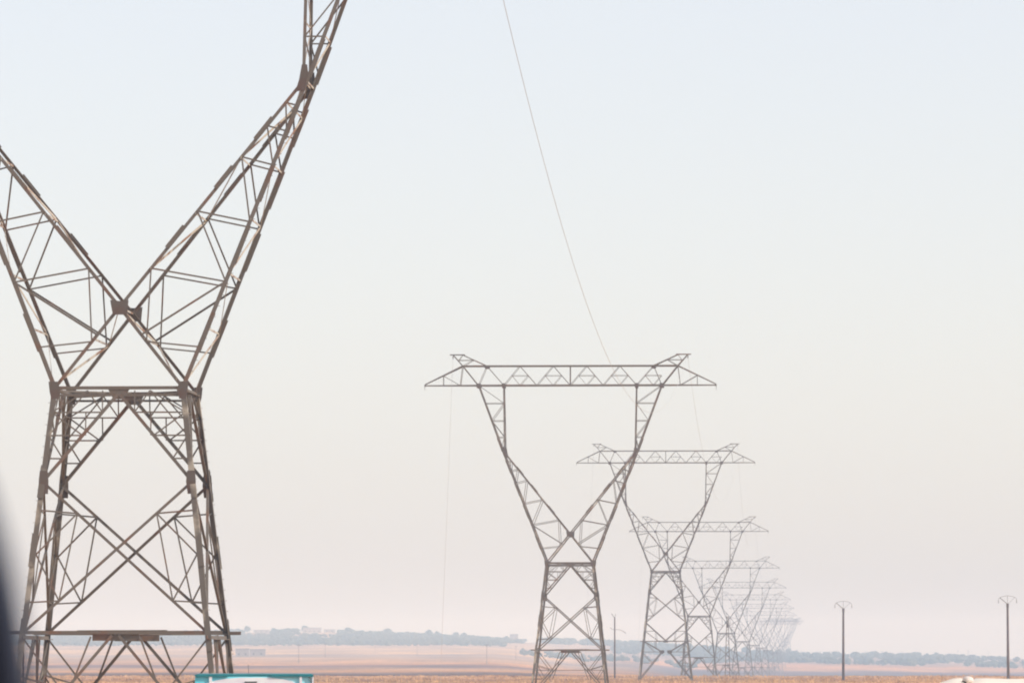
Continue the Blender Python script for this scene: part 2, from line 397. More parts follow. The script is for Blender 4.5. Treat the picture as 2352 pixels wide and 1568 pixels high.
            # splice sleeves, set proud of the chords
            for z in (15.7, 18.9, 21.2, 23.5, 25.8):
                z += ext; m.flat((s*(xo(z-0.7)+0.035), sy*(hd(z)+0.04), z-0.7), (s*(xo(z+0.7)+0.035), sy*(hd(z)+0.04), z+0.7), 0.165, 0.02)
            for z in (19.2, 21.4, 23.2):
                z += ext; m.flat((s*(xi(z-0.4)-0.04), sy*(hd(z)+0.04), z-0.4), (s*(xi(z+0.4)-0.04), sy*(hd(z)+0.04), z+0.4), 0.155, 0.02)
        # lacing between the near and the far face
        lc = MB()
        def lace(fx, z0, z1, step, wd=0.055, mb=None):
            m = mb or lc
            z = z0; k = 0
            while z < z1-0.2:
                zn = min(z+step, z1); a = 1 if k % 2 else -1
                m.strap((s*fx(z), a*hd(z), z), (s*fx(zn), -a*hd(zn), zn), wd*1.6, s)
                m.strap((s*fx(zn), -hd(zn), zn), (s*fx(zn), hd(zn), zn), wd*1.3, s)
                z = zn; k += 1
        lace(xo, ZW+0.2, ZN, 2.0); lace(xo, ZN, ZB, 1.7); lace(xi, ZC+1.4, ZN, 2.05); lace(xi, ZN+0.5, ZB, 1.7)
        lace(lambda z: xi(z) if z < ZC else 0.0, ZW+0.3, ZC, 1.5)
        z = ZW+0.6
        if s > 0:
            while z < ZN: m.box((xo(z)+0.12, -hd(z), z), (0.08, 0.016, 0.016)); z += 0.4
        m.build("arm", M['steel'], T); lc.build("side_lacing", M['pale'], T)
        for sy in (-1, 1):
            pl.plate((s*(XN-0.08), sy*(hd(ZN)+0.035), ZN+0.1), [(-0.1,0.5),(0.1,0.5),(0.14,0.1),(0.0,-0.45),(-0.34,-0.5),(-0.2,-0.05)] if s > 0 else [(0.1,0.5),(-0.1,0.5),(-0.14,0.1),(0.0,-0.45),(0.34,-0.5),(0.2,-0.05)], 0.03)
            pl.plate((s*9.45, sy*(hd(ZB)+0.035), ZB), [(-0.22,0.2),(0.22,0.2),(0.2,-0.25),(-0.2,-0.25)], 0.03)
            pl.plate((s*6.85, sy*(hd(ZB)+0.035), ZB), [(-0.2,0.2),(0.2,0.2),(0.12,-0.3),(-0.15,-0.3)], 0.03)
            pl.plate((s*8.6, sy*(hd(ZT)+0.035), ZT-0.06), [(-0.3,0.12),(0.3,0.12),(0.2,-0.18),(-0.2,-0.18)], 0.03)
    for sy in (-1, 1):
        pl.plate((0, sy*(hd(ZC)+0.035), ZC), [(-0.34,0.26),(0.0,0.22),(0.34,0.26),(0.29,-0.28),(-0.24,-0.28)], 0.04)
        m = None
    # beam between and beyond the arms
    m = MB()
    for sy in (-1, 1):
        y0, y1 = sy*hd(ZB), sy*hd(ZT)
        m.angle((-9.45, y0, ZB), (9.45, y0, ZB), 0.14, 0.025, sv=-sy)
        m.angle((-11.1, y1, ZT), (11.1, y1, ZT), 0.13, 0.025, sv=-sy)
        tops = [-8.6, -5.2, -1.75, 1.7, 5.1, 8.6]; bots = [-6.85, -3.45, 0.0, 3.4, 6.85, 9.45]
        for a, c in zip(tops, bots): m.angle((a, y1, ZT), (c, y0, ZB), 0.085 if sy < 0 else 0.05, sv=-sy)
        bl = [-9.45, -6.85, -3.45, 0.0, 3.4, 6.85]
        for a, c in zip(bl, tops): m.angle((a, y0, ZB), (c, y1, ZT), 0.05, sv=-sy)
        m.angle((0, y0, ZB), (0, y1, ZT), 0.07, sv=-sy)
        zm = (ZB+ZT)/2
        for a, c in zip(bl[1:], tops[1:]):
            q = (a+c)/2; m.angle((q, sy*hd(zm), zm), (q+1.7, sy*hd(zm), zm), 0.04, sv=-sy)
            m.angle((q, sy*hd(zm), zm), (q+0.85, y0, ZB), 0.04, sv=-sy)
            m.angle((q+1.7, sy*hd(zm), zm), (q+0.85, y0, ZB), 0.04, sv=-sy)
    for k in range(-11, 12):
        x = k*0.86
        m.angle((x, -hd(ZB), ZB), (x+(0.86 if k % 2 else 0), hd(ZB), ZB), 0.045)
        m.angle((x, -hd(ZT), ZT), (x+(0 if k % 2 else 0.86), hd(ZT), ZT), 0.045)
    m.build("cross_beam", M['steel'], T)
    for s in (-1, 1):
        m = MB()
        for sy in (-1, 1):
            yb, yt, ye = sy*hd(ZB), sy*hd(ZT), sy*0.12
            m.angle((s*9.45, yb, ZB), (s*15.0, ye, ZB), 0.12, 0.022, sv=-sy)
            m.angle((s*11.1, yt, ZT), (s*15.0, ye, ZB+0.12), 0.11, 0.02, sv=-sy)
            ym = (yb+ye)/2
            m.angle((s*13.1, ym, ZB), (s*13.1, ym, ZB+1.0), 0.05); m.angle((s*11.35, yb*0.75, ZB), (s*11.1, yt, ZT), 0.06)
            m.angle((s*13.1, ym, ZB+1.0), (s*11.35, yb*0.75, ZB), 0.055)
            m.angle((s*11.1, yt, ZT), (s*9.5, yb, ZB), 0.11, sv=-sy)
        for x in (10.3, 11.4, 12.4, 13.3, 14.1):
            t = (x-9.45)/5.55; yy_ = hd(ZB)*(1-t)+0.12*t; m.angle((s*x, -yy_, ZB), (s*(x+0.5), yy_, ZB), 0.045)
        m.box((s*15.02, 0, ZB), (0.14, 0.34, 0.2)); m.box((s*15.05, 0, ZB-0.28), (0.04, 0.05, 0.4))
        m.build("crossarm_end", M['steel'], T)
        m = MB(); ZP = ZT+1.15
        for sy in (-1, 1):
            m.angle((s*11.1, sy*hd(ZT), ZT), (s*12.1, sy*0.35, ZP), 0.10, sv=-sy)
            m.angle((s*8.6, sy*hd(ZT), ZT), (s*11.1, sy*0.35, ZP), 0.09, sv=-sy)
            m.angle((s*10.0, sy*0.6, ZT+0.62), (s*11.1, sy*hd(ZT), ZT), 0.05); m.angle((s*10.0, sy*0.6, ZT+0.62), (s*11.6, sy*0.5, ZT+0.6), 0.045)
            m.angle((s*11.1, sy*0.35, ZP), (s*11.55, sy*0.5, ZT+0.55), 0.045)
            m.angle((s*10.9, sy*0.35, ZP+0.03), (s*12.45, sy*0.2, ZP+0.03), 0.09)
        for x in (11.0, 11.7, 12.3): m.angle((s*x, -0.35, ZP+0.02), (s*x, 0.35, ZP+0.02), 0.06)
        pk = m.build("wire_peak", M['steel'], T)
        c = MB(); c.tube([(s*12.12, 0, ZP), (s*12.12, 0, ZP-0.28)], 0.025, 6)
        for k in range(3): c.tube([(s*12.12, 0, ZP-0.12-0.1*k), (s*12.12, 0, ZP-0.17-0.1*k)], 0.09, 8)
        c.build("wire_clamp", M['insul'], pk)
    return T

LINE = [(-14.30,211,-3.80),(6.02,587,-4.0),(25.96,961,-4.0),(40.5,1233,-4.85)]
for d in (1605,1955,2300,2650,3000,3350,3700,4050,4380,4700,5000): LINE.append((40.5+0.0535*(d-1233), d, None))
LABELS = ["huge nearest lattice pylon, rust-streaked, cut off by the top and left edges",
 "middle-distance lattice pylon, largest one showing a whole cross-beam",
 "third lattice pylon, taller body, its beam partly behind the middle pylon's right arm",
 "fourth lattice pylon of the receding line, its beam below and right of the third one",
 "fifth lattice pylon of the receding line, faint in the haze behind the fourth",
 "sixth lattice pylon of the receding line, pale in the haze",
 "seventh lattice pylon of the receding line, pale and small",
 "eighth lattice pylon of the receding line, very pale in the haze",
 "ninth lattice pylon of the receding line, a very pale small Y",
 "tenth lattice pylon of the receding line, overlapped by those in front",
 "eleventh lattice pylon of the receding line, in the hazy cluster",
 "twelfth lattice pylon of the receding line, in the hazy bluish cluster",
 "thirteenth lattice pylon of the receding line, in the hazy bluish cluster",
 "fourteenth lattice pylon of the receding line, last but one in the haze",
 "fifteenth and farthest lattice pylon, at the right end of the hazy bluish cluster"]
std = make_tower(0.0, LABELS[0]); tall = make_tower(4.75, LABELS[2])
HEAD = -math.atan(0.0537)
towers = []
for i, (x, y, z) in enumerate(LINE):
    T = std if i == 0 else tall if i == 2 else copy_tree(std)
    if z is None: z = -(interp(y, RC)-HY)/F*y if y < 3650 else ground_z(x, y)
    T.location = (x, y, z); T.rotation_euler = (0, 0, HEAD + (0 if i < 4 else random.uniform(-0.01, 0.01))); T['label'] = LABELS[i]
    towers.append((x, y, z, 4.75 if i == 2 else 0.0))

# ---------------------------------------------------------------- earth wires
def peak(i, s):
    x, y, z, ext = towers[i]
    return Vector((x + s*12.12*math.cos(HEAD), y + s*12.12*math.sin(HEAD), z + 34.8 + ext))
def wire(a, c, sag, label, r=0.016, n=48):
    m = MB(); m.tube([a.lerp(c, t/n) - Vector((0, 0, 4*sag*(t/n)*(1-t/n))) for t in range(n+1)], r, 6)
    tag(m.build("earth_wire", M['wire'], None, True), label, "wire", "earth wires of the power line")
wire(peak(0, 1)+Vector((0.3,0,0.2)), peak(1, 1)-Vector((0.1,0,0)), 12.6, "thin wire sweeping down from the top edge to the middle pylon", 0.012)
wire(peak(1, 1), peak(2, 1), 12.0, "thin sagging wire from the right peak of the middle pylon to the third pylon", 0.012)
wire(peak(2, 1), peak(3, 1), 11.0, "thin sagging wire from the right peak of the third pylon to the fourth", 0.012)
wire(peak(3, 1), peak(4, 1), 10.5, "thin sagging wire from the right peak of the fourth pylon to the fifth", 0.012)
def hanging(i, dx, label):
    p = peak(i, -1); gz = ground_z(p.x+dx, p.y-6)
    m = MB(); pts = []
    for k in range(25):
        t = k/24; pts.append((p.x + dx*t**0.8 + 0.06*math.sin(5*t), p.y - 6*t, p.z + (gz-p.z+0.05)*t))
    m.tube(pts, 0.013, 6)
    tag(m.build("broken_wire", M['wire'], None, True), label, "wire", "broken wires hanging from the pylon peaks")
hanging(1, -1.2, "broken wire hanging to the ground from the left peak of the middle pylon")
hanging(2, -1.6, "broken wire hanging to the ground from the left peak of the third pylon")
hanging(3, -1.2, "broken wire hanging to the ground from the left peak of the fourth pylon")

# ---------------------------------------------------------------- utility poles
def at(px, d): return (px-CX)/F*d
def arch_pole(px, d, label, lean=0.0, h=12.0):
    x = at(px, d); T = thing("utility_pole", label, "pole", (x, d, ground_z(x, d)), 0, "poles standing in the fields")
    T.rotation_euler = (0, lean, 0)
    m = MB(); m.tube([(0,0,-0.4),(0,0,h*0.5),(0,0,h-0.9),(0,0,h)], [0.235,0.195,0.165,0.16], 10); m.build("pole_shaft", M['concrete'], T, True)
    m = MB(); m.box((0,0,h-0.3), (0.38,0.38,0.6)); m.box((0,0,h-0.75), (0.3,0.3,0.3)); m.build("pole_cap", M['concrete'], T)
    m = MB(); m.angle((-0.05,0,h-0.05), (-1.2,0,h+0.95), 0.1)
    m.angle((0.05,0,h-0.05), (1.05,0,h+0.85), 0.04); m.angle((0,0,h), (0,0,h+1.15), 0.05)
    n_ = 12; pts = [(1.42*math.sin(math.radians(-75+150*k/n_)), 0, h+0.55+0.65*math.cos(math.radians(-75+150*k/n_))) for k in range(n_+1)]
    for p, q in zip(pts, pts[1:]): m.angle(p, q, 0.055)
    m.build("arched_crossarm", M['steel'], T)
    for s in (-1, 1):
        m = MB(); m.tube([(s*1.38,0,h+0.72),(s*1.42,0,h+0.05)], 0.03, 6)
        for k in range(4): m.tube([(s*1.4,0,h+0.5-0.12*k),(s*1.4,0,h+0.45-0.12*k)], 0.085, 8)
        m.build("insulator", M['insul'], T)
    return T
arch_pole(1937, 945, "slim pole with an arched crossarm midway between the pylon row and the right edge")
arch_pole(2316, 880, "slim slightly leaning concrete pole with an arched crossarm close to the right edge", -0.010, 12.2)
# bare pole with a broken crossarm
x = at(1412, 1060); T = thing("utility_pole", "thin pole with forked top and drooping broken crossarm, right of the middle pylon", "pole", (x, 1060, -4.0), 0, "poles standing in the fields")
m = MB(); m.tube([(0,0,-0.3),(0,0,6),(0,0,11.3)], [0.17,0.14,0.12], 10); m.build("pole_shaft", M['concrete'], T, True)
m = MB(); m.angle((0,0,11.2),(-0.55,0,11.9),0.09); m.angle((0,0,11.2),(0.2,0,11.95),0.07); m.angle((-0.15,0,11.3),(-0.6,0,12.1),0.05); m.build("forked_top", M['steel'], T)
m = MB(); m.angle((-0.85,0,9.4),(-0.4,0,9.05),0.08); m.angle((-0.4,0,9.05),(0.9,0,9.0),0.06); m.angle((0.9,0,9.0),(1.5,0,8.75),0.07); m.angle((1.5,0,8.75),(2.1,0,8.35),0.09); m.build("broken_crossarm", M['steel'], T)
# narrow lattice masts
def lattice_mast(px, d, h, wb, label):
    x = at(px, d); T = thing("lattice_mast", label, "mast", (x, d, ground_z(x, d)), 0, "narrow lattice masts")
    wd = lambda z: (wb*(1-z/h) + 0.28*z/h)/2
    for sx in (-1,1):
        for sy in (-1,1):
            m = MB(); m.angle((sx*wd(0),sy*wd(0),-0.2),(sx*wd(h),sy*wd(h),h),0.12,0.02,su=-sx,sv=-sy); m.build("leg", M['steel'], T)
    m = MB(); z = 0; k = 0
    while z < h-0.4:
        zn = z + 0.75; a = 1 if k % 2 else -1
        for sy in (-1,1):
            m.angle((a*wd(z),sy*wd(z),z),(-a*wd(zn),sy*wd(zn),zn),0.06); m.angle((sy*wd(z),a*wd(z),z),(sy*wd(zn),-a*wd(zn),zn),0.06)
        z = zn; k += 1
    m.build("lacing", M['steel'], T)
    m = MB(); m.box((0,0,h-1.7),(0.5,0.5,0.9)); m.angle((-0.35,0,h-0.1),(0.35,0,h+0.1),0.08); m.build("mast_head", M['plate'], T)
lattice_mast(1671, 1130, 11.9, 0.95, "narrow lattice mast standing among the legs of the fourth and fifth pylons")
lattice_mast(1571, 1220, 7.6, 0.75, "short narrow lattice mast behind the right leg of the third pylon")
# tiny far poles in the fields and on the tree line
FAR = [(686, 2700, 9, "left of the broken wire, right of the truck roof"), (747, 3300, 8, "small faint pole in the pale field above the truck roof's right end"),
       (1118, 2500, 9, None), (1185, 3300, 8, None), (958, 3600, 8, None), (2200, 4700, 11, None), (2270, 4900, 10, None), (2421*0.91875, 4600, 12, None), (1530, 4300, 9, None), (862, 3900, 8, None)]
LB = ["faint thin pole in the far fields right of the truck, nearest the truck roof", "faint thin pole in the far fields, just past the truck roof's right end",
      "faint thin pole in the far fields, the tallest one left of the middle pylon", "faint small pole just left of the middle pylon's feet",
      "faint small pole midway between the truck and the middle pylon", "tiny pole on the far tree line, leftmost of the three right of the arched pole",
      "tiny pole on the far tree line, middle of three near the right edge pole", "tiny pole on the far tree line, nearest the right edge pole",
      "tiny pole on the distant rise behind the third pylon", "faint small pole in the pale field left of the hanging wire"]
for (px, d, h, _), lb in zip(FAR, LB):
    x = at(px, d); T = thing("field_pole", lb, "pole", (x, d, ground_z(x, d)), 0, "small far poles")
    m = MB(); m.tube([(0,0,-0.5),(0,0,h)], [0.11,0.08], 8); m.build("pole_shaft", M['concrete'], T, True)
    m = MB(); m.angle((-0.9,0,h-0.3),(0.9,0,h-0.3),0.14); m.angle((-0.7,0,h-0.3),(0,0,h-1.0),0.07); m.angle((0.7,0,h-0.3),(0,0,h-1.0),0.07); m.build("crossarm", M['steel'], T)

# ---------------------------------------------------------------- trees
def ico():
    bm = bmesh.new(); bmesh.ops.create_icosphere(bm, subdivisions=2, radius=1)
    v = np.array([x.co[:] for x in bm.verts]); f = np.array([[q.index for q in t.verts] for t in bm.faces]); bm.free(); return v, f
IV, IF = ico()
def crown_arrays(x, y, z, r, h, lobes):
    V, Fs = [], []; off = 0
    for k in range(lobes):
        a = RNG.uniform(0, 2*math.pi); q = RNG.uniform(0.15, 0.6)*r if k else 0
        c = np.array([x+math.cos(a)*q, y+math.sin(a)*q, z + h*RNG.uniform(0.45, 0.75)])
        s = np.array([r*RNG.uniform(0.5, 0.8), r*RNG.uniform(0.5, 0.8), h*RNG.uniform(0.25, 0.4)])
        v = IV*(1 + RNG.uniform(-0.28, 0.28, (len(IV), 1)))*s + c
        V.append(v); Fs.append(IF+off); off += len(v)
    return np.vstack(V), np.vstack(Fs)
def leaf_cards(x, y, z, r, h, nleaf):
    p = RNG.normal(0, 1, (nleaf, 3)); p /= np.linalg.norm(p, axis=1)[:, None]; p *= RNG.uniform(0.6, 1.12, (nleaf, 1))
    p = p*np.array([r, r, h*0.42]) + np.array([x, y, z+h*0.58])
    t = RNG.normal(0, 1, (nleaf, 3, 3))*r*0.16
    v = (p[:, None, :] + t).reshape(-1, 3); f = np.arange(nleaf*3).reshape(-1, 3); return v, f
def np_mesh(name, parts):
    V, Fs, off = [], [], 0
    for v, f in parts: V.append(v); Fs.append(f+off); off += len(v)
    V = np.vstack(V); Fs = np.vstack(Fs)
    me = bpy.data.meshes.new(name); me.vertices.add(len(V)); me.vertices.foreach_set('co', V.ravel())
    me.loops.add(len(Fs)*3); me.loops.foreach_set('vertex_index', Fs.ravel().astype(np.int32))
    me.polygons.add(len(Fs)); me.polygons.foreach_set('loop_start', np.arange(0, len(Fs)*3, 3, dtype=np.int32))
    me.polygons.foreach_set('loop_total', np.full(len(Fs), 3, dtype=np.int32)); me.update(calc_edges=True); return me
def grove(name, label, n_, px0, px1, y0, y1, h0, h1, keep=None):
    parts = []; c = 0
    while c < n_:
        y = RNG.uniform(y0, y1); px = RNG.uniform(px0, px1); x = at(px, y)
        if keep and not keep(px, y, x): c += 1; continue
        h = RNG.uniform(h0, h1); r = h*RNG.uniform(0.5, 0.8); z = ground_z(x, y)-0.2
        parts.append(crown_arrays(x, y, z, r, h, 2)); parts.append(leaf_cards(x, y, z, r, h, 30)); c += 1
    tag(link(name, np_mesh(name, parts), M['leaf']), label, "woodland", kind='stuff')
def keepA(px, y, x):
    if px > 1130 and y < 5000 + (px-1130)*6: return px < 1160
    if 560 < px < 625 and y > 5380: return False
    if 685 < px < 775 and y > 5330: return False
    return noise.noise(Vector((x/45, y/130, 0))) > -0.6
grove("hillside_grove", "long blue-grey band of trees covering the hillside behind the nearest pylon and truck", 3600, -60, 1205, 4800, 5640, 2.8, 4.6, keepA)
def keepB(px, y, x):
    q = noise.noise(Vector((x/22, y/150, 5)))
    return q > (-0.06 if y < 4480 else 0.12 if y < 4850 else -0.08) and (px < 2220 or y < 4700 or q > 0.25)
grove("orchard", "dark hazy orchard along the horizon on the right half", 1700, 1600, 2420, 4370, 5250, 3.2, 5.5, keepB)
grove("tree_belt", "thin hazy tree belt between the middle and third pylons", 420, 1410, 1680, 4850, 5300, 3.0, 5.0, lambda px, y, x: noise.noise(Vector((x/18, y/100, 9))) > -0.2)
grove("shrub_patches", "mottled blue-green shrub patches in the fields behind the middle pylon's feet", 420, 1190, 1600, 3900, 4450, 2.0, 3.6, lambda px, y, x: noise.noise(Vector((x/16, y/160, 2))) > 0.0)
grove("far_ridge_wood", "pale far wood on the ridge behind the middle pylon", 400, 1240, 1560, 5500, 5720, 3.0, 6.0, lambda px, y, x: noise.noise(Vector((x/14, y/160, 12))) > -0.2)
TREES = [(700,5650,9,"on the skyline beside the pale hilltop buildings, left side"),(890,5640,9,"with a broad dark crown on the left skyline right of the pale buildings"),
 (985,5640,9.5,"round tree standing out on the middle of the left ridge"),(1003,5650,8,"just right of the round one on the left ridge"),(1048,5640,8.5,"broad one on the ridge left of the hanging wire"),
 (1066,5640,8,"close right of the broad ridge tree left of the hanging wire"),(1163,5500,8,"rounded one on the ridge beside the hilltop block building"),(568,5600,8,"tall pale one just right of the nearest pylon's leg"),
 (800,5640,8,"small one on the left skyline between the pale buildings and the broad crown"),(2440*0.91875,4800,6,"last big orchard crown near the right edge pole"),
 (2360*0.91875,4700,6.5,"separate rounded crown in the orchard, left of the right edge pole"),(2425*0.91875,4650,7,"bushy crown just left of the right edge pole at the orchard's end")]
for px, y, h, lb in TREES:
    h *= 0.72

    x = at(px, y); z = ground_z(x, y)
    T = thing("tree", "hazy tree, " + lb, "tree", (x, y, z), 0, "separate trees on the skyline")
    m = MB(); m.tube([(0,0,-0.3),(0.1,0,h*0.25),(0,0.1,h*0.55)], [0.28,0.2,0.1], 8)
    for k in range(4):
        a = k*1.6; m.tube([(0.05,0,h*0.28),(math.cos(a)*h*0.2,math.sin(a)*h*0.2,h*0.5)], [0.12,0.05], 6)
    m.build("trunk", M['bark'], T, True)
    o = link("crown", np_mesh("crown", [crown_arrays(0,0,0,h*0.5,h,5), leaf_cards(0,0,0,h*0.55,h,260)]), M['leaf'], T)

# ---------------------------------------------------------------- far buildings
def building(px0, px1, y, ztop_row, dep, label, mwall, name="farm_building", parapet=True, tank=False, zb=None):
    x0, x1 = at(px0, y), at(px1, y); xc, wd = (x0+x1)/2, x1-x0; gz = ground_z(xc, y) - 0.3
    if zb is not None: gz = zb
    H = -(ztop_row-HY)/F*y - gz
    T = thing(name, label, "building", (xc, y, gz), 0, "far buildings")
    m = MB(); m.box((0, dep/2, H/2), (wd, dep, H)); m.build("wall", mwall, T)
    m = MB(); m.box((0, dep/2, H+0.12), (wd+0.5, dep+0.5, 0.24))
    rf = m.build("roof", M['roof'], T)
    if parapet:
        m = MB()
        for s in (-1, 1): m.box((s*wd/2, dep/2, H+0.5), (0.2, dep, 0.5)); m.box((0, dep/2+s*dep/2, H+0.5), (wd-0.25, 0.2, 0.5))
        m.build("parapet", mwall, rf)
    if tank:
        m = MB(); m.tube([(wd*0.2, dep/2, H+0.24), (wd*0.2, dep/2, H+1.7)], 0.6, 12); m.build("water_tank", M['white'], rf)
    nwin = max(2, int(wd/4)); 
    for k in range(nwin):
        xx = -wd/2 + (k+0.5)*wd/nwin
        for lv in range(max(1, int(H/3.4))):
            zc = 1.7+lv*3.2 if H > 3 else H*0.55
            m = MB(); m.box((xx, -0.02, zc), (1.1, 0.06, 1.2)); wf = m.build("window", M['opening'], T)
            m = MB(); m.box((xx, -0.06, zc-0.68), (1.4, 0.2, 0.1)); m.build("sill", M['wall'], wf)
    return T
building(1171, 1190, 5450, 1457, 8, "pale two-storey block building on the ridge where the left hill ends", M['wallgrey'], "house", tank=False)
building(696, 738, 5560, 1442, 9, "long pale flat-roofed building on the hilltop right of the nearest pylon", M['wall'], "house", tank=True)
building(744, 770, 5600, 1446, 8, "small pale house right of the long hilltop building", M['wall'], "house")
building(582, 618, 5560, 1447, 8, "low pale house at the left end of the hilltop buildings", M['wall'], "house")
building(641, 664, 5620, 1446, 8, "small pale house between the two hilltop groups", M['wallgrey'], "house")
building(541, 572, 3500, 1489, 9, "low grey farm shed in the field right of the nearest pylon's base", M['wallgrey'], "farm_building", parapet=False)
building(573.5, 609, 3530, 1492, 9, "low grey block farmhouse beside the shed in the field", M['wallgrey'], "farm_building")

# ---------------------------------------------------------------- dry weeds on the plain
nt_ = 9000; V = []
yv = RNG.uniform(760, 1175, nt_); pxv = RNG.uniform(-60, 2420, nt_); xv = (pxv-CX)/F*yv
V = np.zeros((nt_*4, 3, 3)); q = 0
for i in range(nt_):
    y, x = yv[i], xv[i]; cl_ = noise.noise(Vector((x/9, y/35, 1.0)))
    if cl_ < -0.1 and RNG.random() > 0.35: continue
    hgt = (0.18 + 0.42*max(0, cl_+0.1))*RNG.uniform(0.7, 1.3); z = ground_z(x, y)
    for k in range(4):
        a, c = RNG.uniform(-0.5, 0.5, 2); wd = RNG.uniform(0.05, 0.16); th = RNG.uniform(0, math.pi)
        dx, dy = math.cos(th)*wd, math.sin(th)*wd
        V[q] = [(x+a-dx, y+c-dy, z), (x+a+dx, y+c+dy, z), (x+a+RNG.normal(0, 0.15), y+c, z+hgt)]; q += 1
V = V[:q]
tag(link("dry_weeds", np_mesh("dry_weeds", [(V.reshape(-1, 3), np.arange(q*3).reshape(-1, 3))]), M['straw']), "dry orange-brown weeds and stubble along the bottom of the picture", "weeds", kind='stuff')

# ---------------------------------------------------------------- vehicles (only their tops reach into the frame)
def prism(mb, prof, y0, y1):
    """closed (x,z) profile extruded along Y"""
    n_ = len(prof); mb.add([(a, y, b_) for y in (y0, y1) for a, b_ in prof],
        [tuple(range(n_)), tuple(reversed(range(n_, 2*n_)))] + [(i, i+n_, (i+1) % n_+n_, (i+1) % n_) for i in range(n_)])
def wheels(T, xs_, ys_, r, wdt):
    for y in ys_:
        for x in xs_:
            s = 1 if x > 0 else -1
            wl = thing_child("wheel", T)
            m = MB(); m.tube([(x-wdt/2, y, r), (x+wdt/2, y, r)], r, 20); m.build("tyre", M['tyre'], wl, True)
            m = MB(); m.tube([(x+s*wdt/2, y, r), (x+s*(wdt/2+0.02), y, r)], r*0.55, 16); m.build("rim", M['white'], wl)
def thing_child(name, T):
    o = bpy.data.objects.new(name, None); C.objects.link(o); o.parent = T; return o
TD = 120.0; rz_ = interp(TD, NEAR)+0.015
T = thing("box_truck", "cyan and white truck, only its roof line showing at the bottom edge", "truck", (at(584, TD), TD, rz_), 0.035)
TH = -(1549.5-HY)/F*TD - rz_                       # height of the roof line above the road
W2 = 1.25
m = MB(); prism(m, [(-W2,0.9),(W2,0.9),(W2,TH-0.06),(W2-0.02,TH-0.03),(-W2+0.02,TH-0.03),(-W2,TH-0.06)], 0, 4.6); m.build("cargo_body", M['cyan'], T)
m = MB(); m.box((0, 2.3, TH+0.0), (2*W2-0.06, 4.6, 0.045)); m.box((-0.9,-0.03,TH-0.008),(0.7,0.05,0.045)); m.box((0.8,-0.03,TH-0.008),(0.9,0.05,0.045)); m.build("roof_rail", M['teal'], T)
m = MB()
pts = [(-0.98,-0.9),(-0.98,-0.16),(-0.84,-0.12),(-0.6,-0.075),(-0.3,-0.052),(0,-0.048),(0.35,-0.052),(0.6,-0.085),(0.8,-0.13),(0.92,-0.2),(0.98,-0.3),(0.98,-0.9)]
m.plate((0,-0.012,TH), pts, 0.02); m.build("rear_panel", M['white'], T, False)
m = MB(); m.box((-0.92,-0.02,TH-0.45),(0.06,0.05,0.9)); m.box((0.98,-0.02,TH-0.45),(0.05,0.05,0.9)); m.box((1.235,-0.02,TH-0.5),(0.025,0.05,0.95)); m.build("corner_post", M['white'], T)
m = MB(); m.box((-0.07,-0.05,TH-0.24),(0.26,0.06,0.22)); m.build("lamp_housing", M['grey'], T)
m = MB(); m.tube([(1.17,-0.04,TH-0.04),(1.21,-0.04,TH-0.2)],0.01,6); m.tube([(-0.12,0.0,TH+0.03),(-0.125,0.0,TH+0.22)],0.006,6); m.build("aerial", M['grey'], T)
m = MB(); prism(m, [(-1.05,0.55),(1.05,0.55),(1.1,TH-0.7),(0.95,TH-0.45),(-0.95,TH-0.45),(-1.1,TH-0.7)], 4.8, 6.6); cab = m.build("cab", M['cyan'], T)
m = MB(); m.box((0,6.62,TH-0.95),(1.8,0.04,0.6)); m.build("windscreen", M['glass'], cab)
m = MB(); m.box((0,3.2,0.72),(0.9,6.6,0.25)); m.box((0,-0.02,0.55),(2.2,0.08,0.2)); m.build("chassis", M['grey'], T)
for s in (-1, 1):
    m = MB(); m.box((s*1.0,-0.07,0.78),(0.22,0.06,0.14)); m.build("tail_lamp", M['red'], T)
wheels(T, (-0.98, 0.98), (1.1, 5.6), 0.45, 0.28)

VD = 60.0; rz_ = interp(VD, NEAR)+0.015; VX = at(2245, VD)
T = thing("parked_van", "cream vehicle with a rounded roof cut off by the bottom right corner", "van", (VX, VD, rz_), -0.081)
def vz(row): return -(row-HY)/F*VD - rz_
VH = vz(1558.5)
prof = [(-0.46,0.4),(-0.50,1.0),(-0.50,VH-0.3),(-0.47,VH-0.10),(-0.41,VH-0.052),(-0.34,VH-0.03),(-0.27,VH-0.008),(-0.20,VH),(-0.15,VH-0.006),(-0.11,VH-0.03),(-0.06,VH-0.03),(-0.02,VH-0.006),(0.1,VH-0.004),(0.35,VH-0.012),(0.6,VH-0.010),(0.85,VH-0.004),(1.0,VH-0.01),
        (1.08,VH-0.08),(1.12,VH-0.35),(1.14,1.0),(1.10,0.4)]
m = MB(); np_ = len(prof)
secs = [(0, 0.13), (0.12, 0.10), (0.35, 0.06), (0.75, 0.025), (1.3, 0.006), (2.2, 0.0), (3.6, 0.0), (4.2, 0.06), (4.4, 0.3)]   # roof curving down to the rear
m.add([(a, y, b_-dz*max(0, min(1, (b_-0.4)/(VH-0.5)))) for y, dz in secs for a, b_ in prof],
      [(j*np_+i, j*np_+(i+1) % np_, (j+1)*np_+(i+1) % np_, (j+1)*np_+i) for j in range(len(secs)-1) for i in range(np_)] +
      [tuple(range(np_)), tuple(range((len(secs)-1)*np_, len(secs)*np_))])
bd = m.build("body", M['cream'], T, True)
m = MB(); m.box((0.24,-0.01,VH-0.75),(1.3,0.03,0.55)); m.build("rear_window", M['glass'], T)
for s, xx in ((-1,-0.38),(1,0.98)):
    m = MB(); m.box((xx,-0.02,1.1),(0.16,0.05,0.4)); m.build("tail_lamp", M['red'], T)
m = MB(); m.box((0.32,-0.06,0.5),(1.5,0.12,0.2)); m.build("bumper", M['grey'], T)
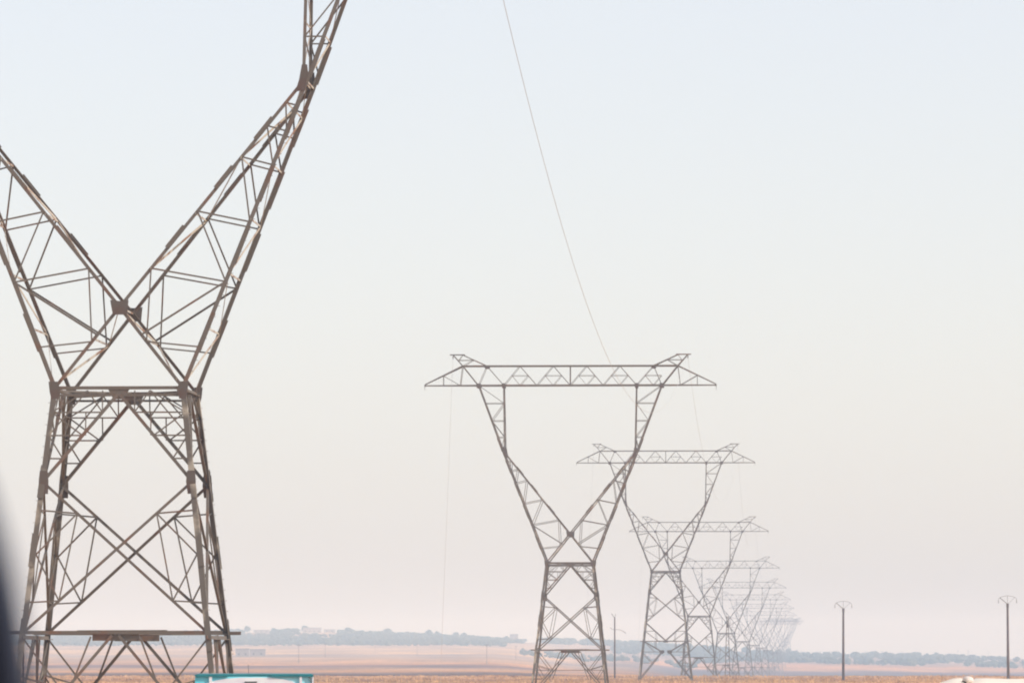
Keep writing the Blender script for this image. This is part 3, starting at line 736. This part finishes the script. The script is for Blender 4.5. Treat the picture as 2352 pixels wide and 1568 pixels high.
wheels(T, (-0.36, 0.98), (0.9, 3.5), 0.34, 0.2)
bx_ = at(2232, VD) - VX
B = thing("cloth_bundle", "small pale rounded bundle tied with dark straps on the cream vehicle's roof", "bundle", (VX+bx_+0.02, VD+0.75, rz_+VH-0.045))
v, f = IV.copy(), IF
v = v*(1+RNG.uniform(-0.06,0.06,(len(v),1)))*np.array([0.062,0.11,0.045]) + np.array([0,0,0.03])
me = np_mesh("bundle", [(v, f)])
for p in me.polygons: p.use_smooth = True
link("bundle", me, M['cloth'], B)
for k, xx in enumerate((-0.062, -0.046)):
    m = MB(); m.tube([(xx-0.012,-0.1,-0.004),(xx,-0.09,0.022-0.006*k),(xx+0.02,-0.1,-0.004)], 0.0075, 6); m.build("strap", M['rubber'], B)

# ---------------------------------------------------------------- blurred dark window pillar close to the lens
D = 2.2
edge = [(-220,600),(-140,820),(-72,980),(-22,1115),(14,1230),(40,1330),(59,1430),(78,1568),(92,1720),(104,1900)]
T = thing("car_window_pillar", "black out-of-focus car window pillar curving along the lower left edge", "pillar", (at(-150, D), D, -0.15))
def pil(mb, off, wd, th, dy):
    vs_ = []
    for px, r in edge:
        x = at(px, D) - T.location.x - off; z = -(r-HY)/F*D + 0.15
        for k in range(10):
            a = 2*math.pi*k/10; vs_.append((x - wd/2 + wd/2*math.cos(a), dy + th/2*math.sin(a), z))
    n_ = 10; fs_ = [(i*n_+k, i*n_+(k+1) % n_, (i+1)*n_+(k+1) % n_, (i+1)*n_+k) for i in range(len(edge)-1) for k in range(n_)]
    fs_ += [tuple(range(n_)), tuple(reversed(range((len(edge)-1)*n_, len(edge)*n_)))]
    mb.add(vs_, fs_)
m = MB(); pil(m, 0.004, 0.09, 0.06, 0.02); m.build("frame", M['dark'], T, True)
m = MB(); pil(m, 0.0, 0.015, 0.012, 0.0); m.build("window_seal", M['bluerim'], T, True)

# ---------------------------------------------------------------- haze
m = MB(); m.box((150, 4150, 17.5), (4200, 9800, 75.0))
hz = bpy.data.materials.new("haze_air"); hz.use_nodes = True
hn = hz.node_tree
for nd in list(hn.nodes): hn.nodes.remove(nd)
ho = hn.nodes.new("ShaderNodeOutputMaterial"); hv = hn.nodes.new("ShaderNodeVolumePrincipled")
hv.inputs["Color"].default_value = (0.56, 0.76, 1.0, 1); hv.inputs["Density"].default_value = 0.00025
hv.inputs["Anisotropy"].default_value = 0.0
hv.inputs["Absorption Color"].default_value = (1, 1, 1, 1)
hn.links.new(hv.outputs[0], ho.inputs["Volume"])
tag(m.build("haze", hz), "pale dusty haze over the whole plain", "haze", kind='stuff')
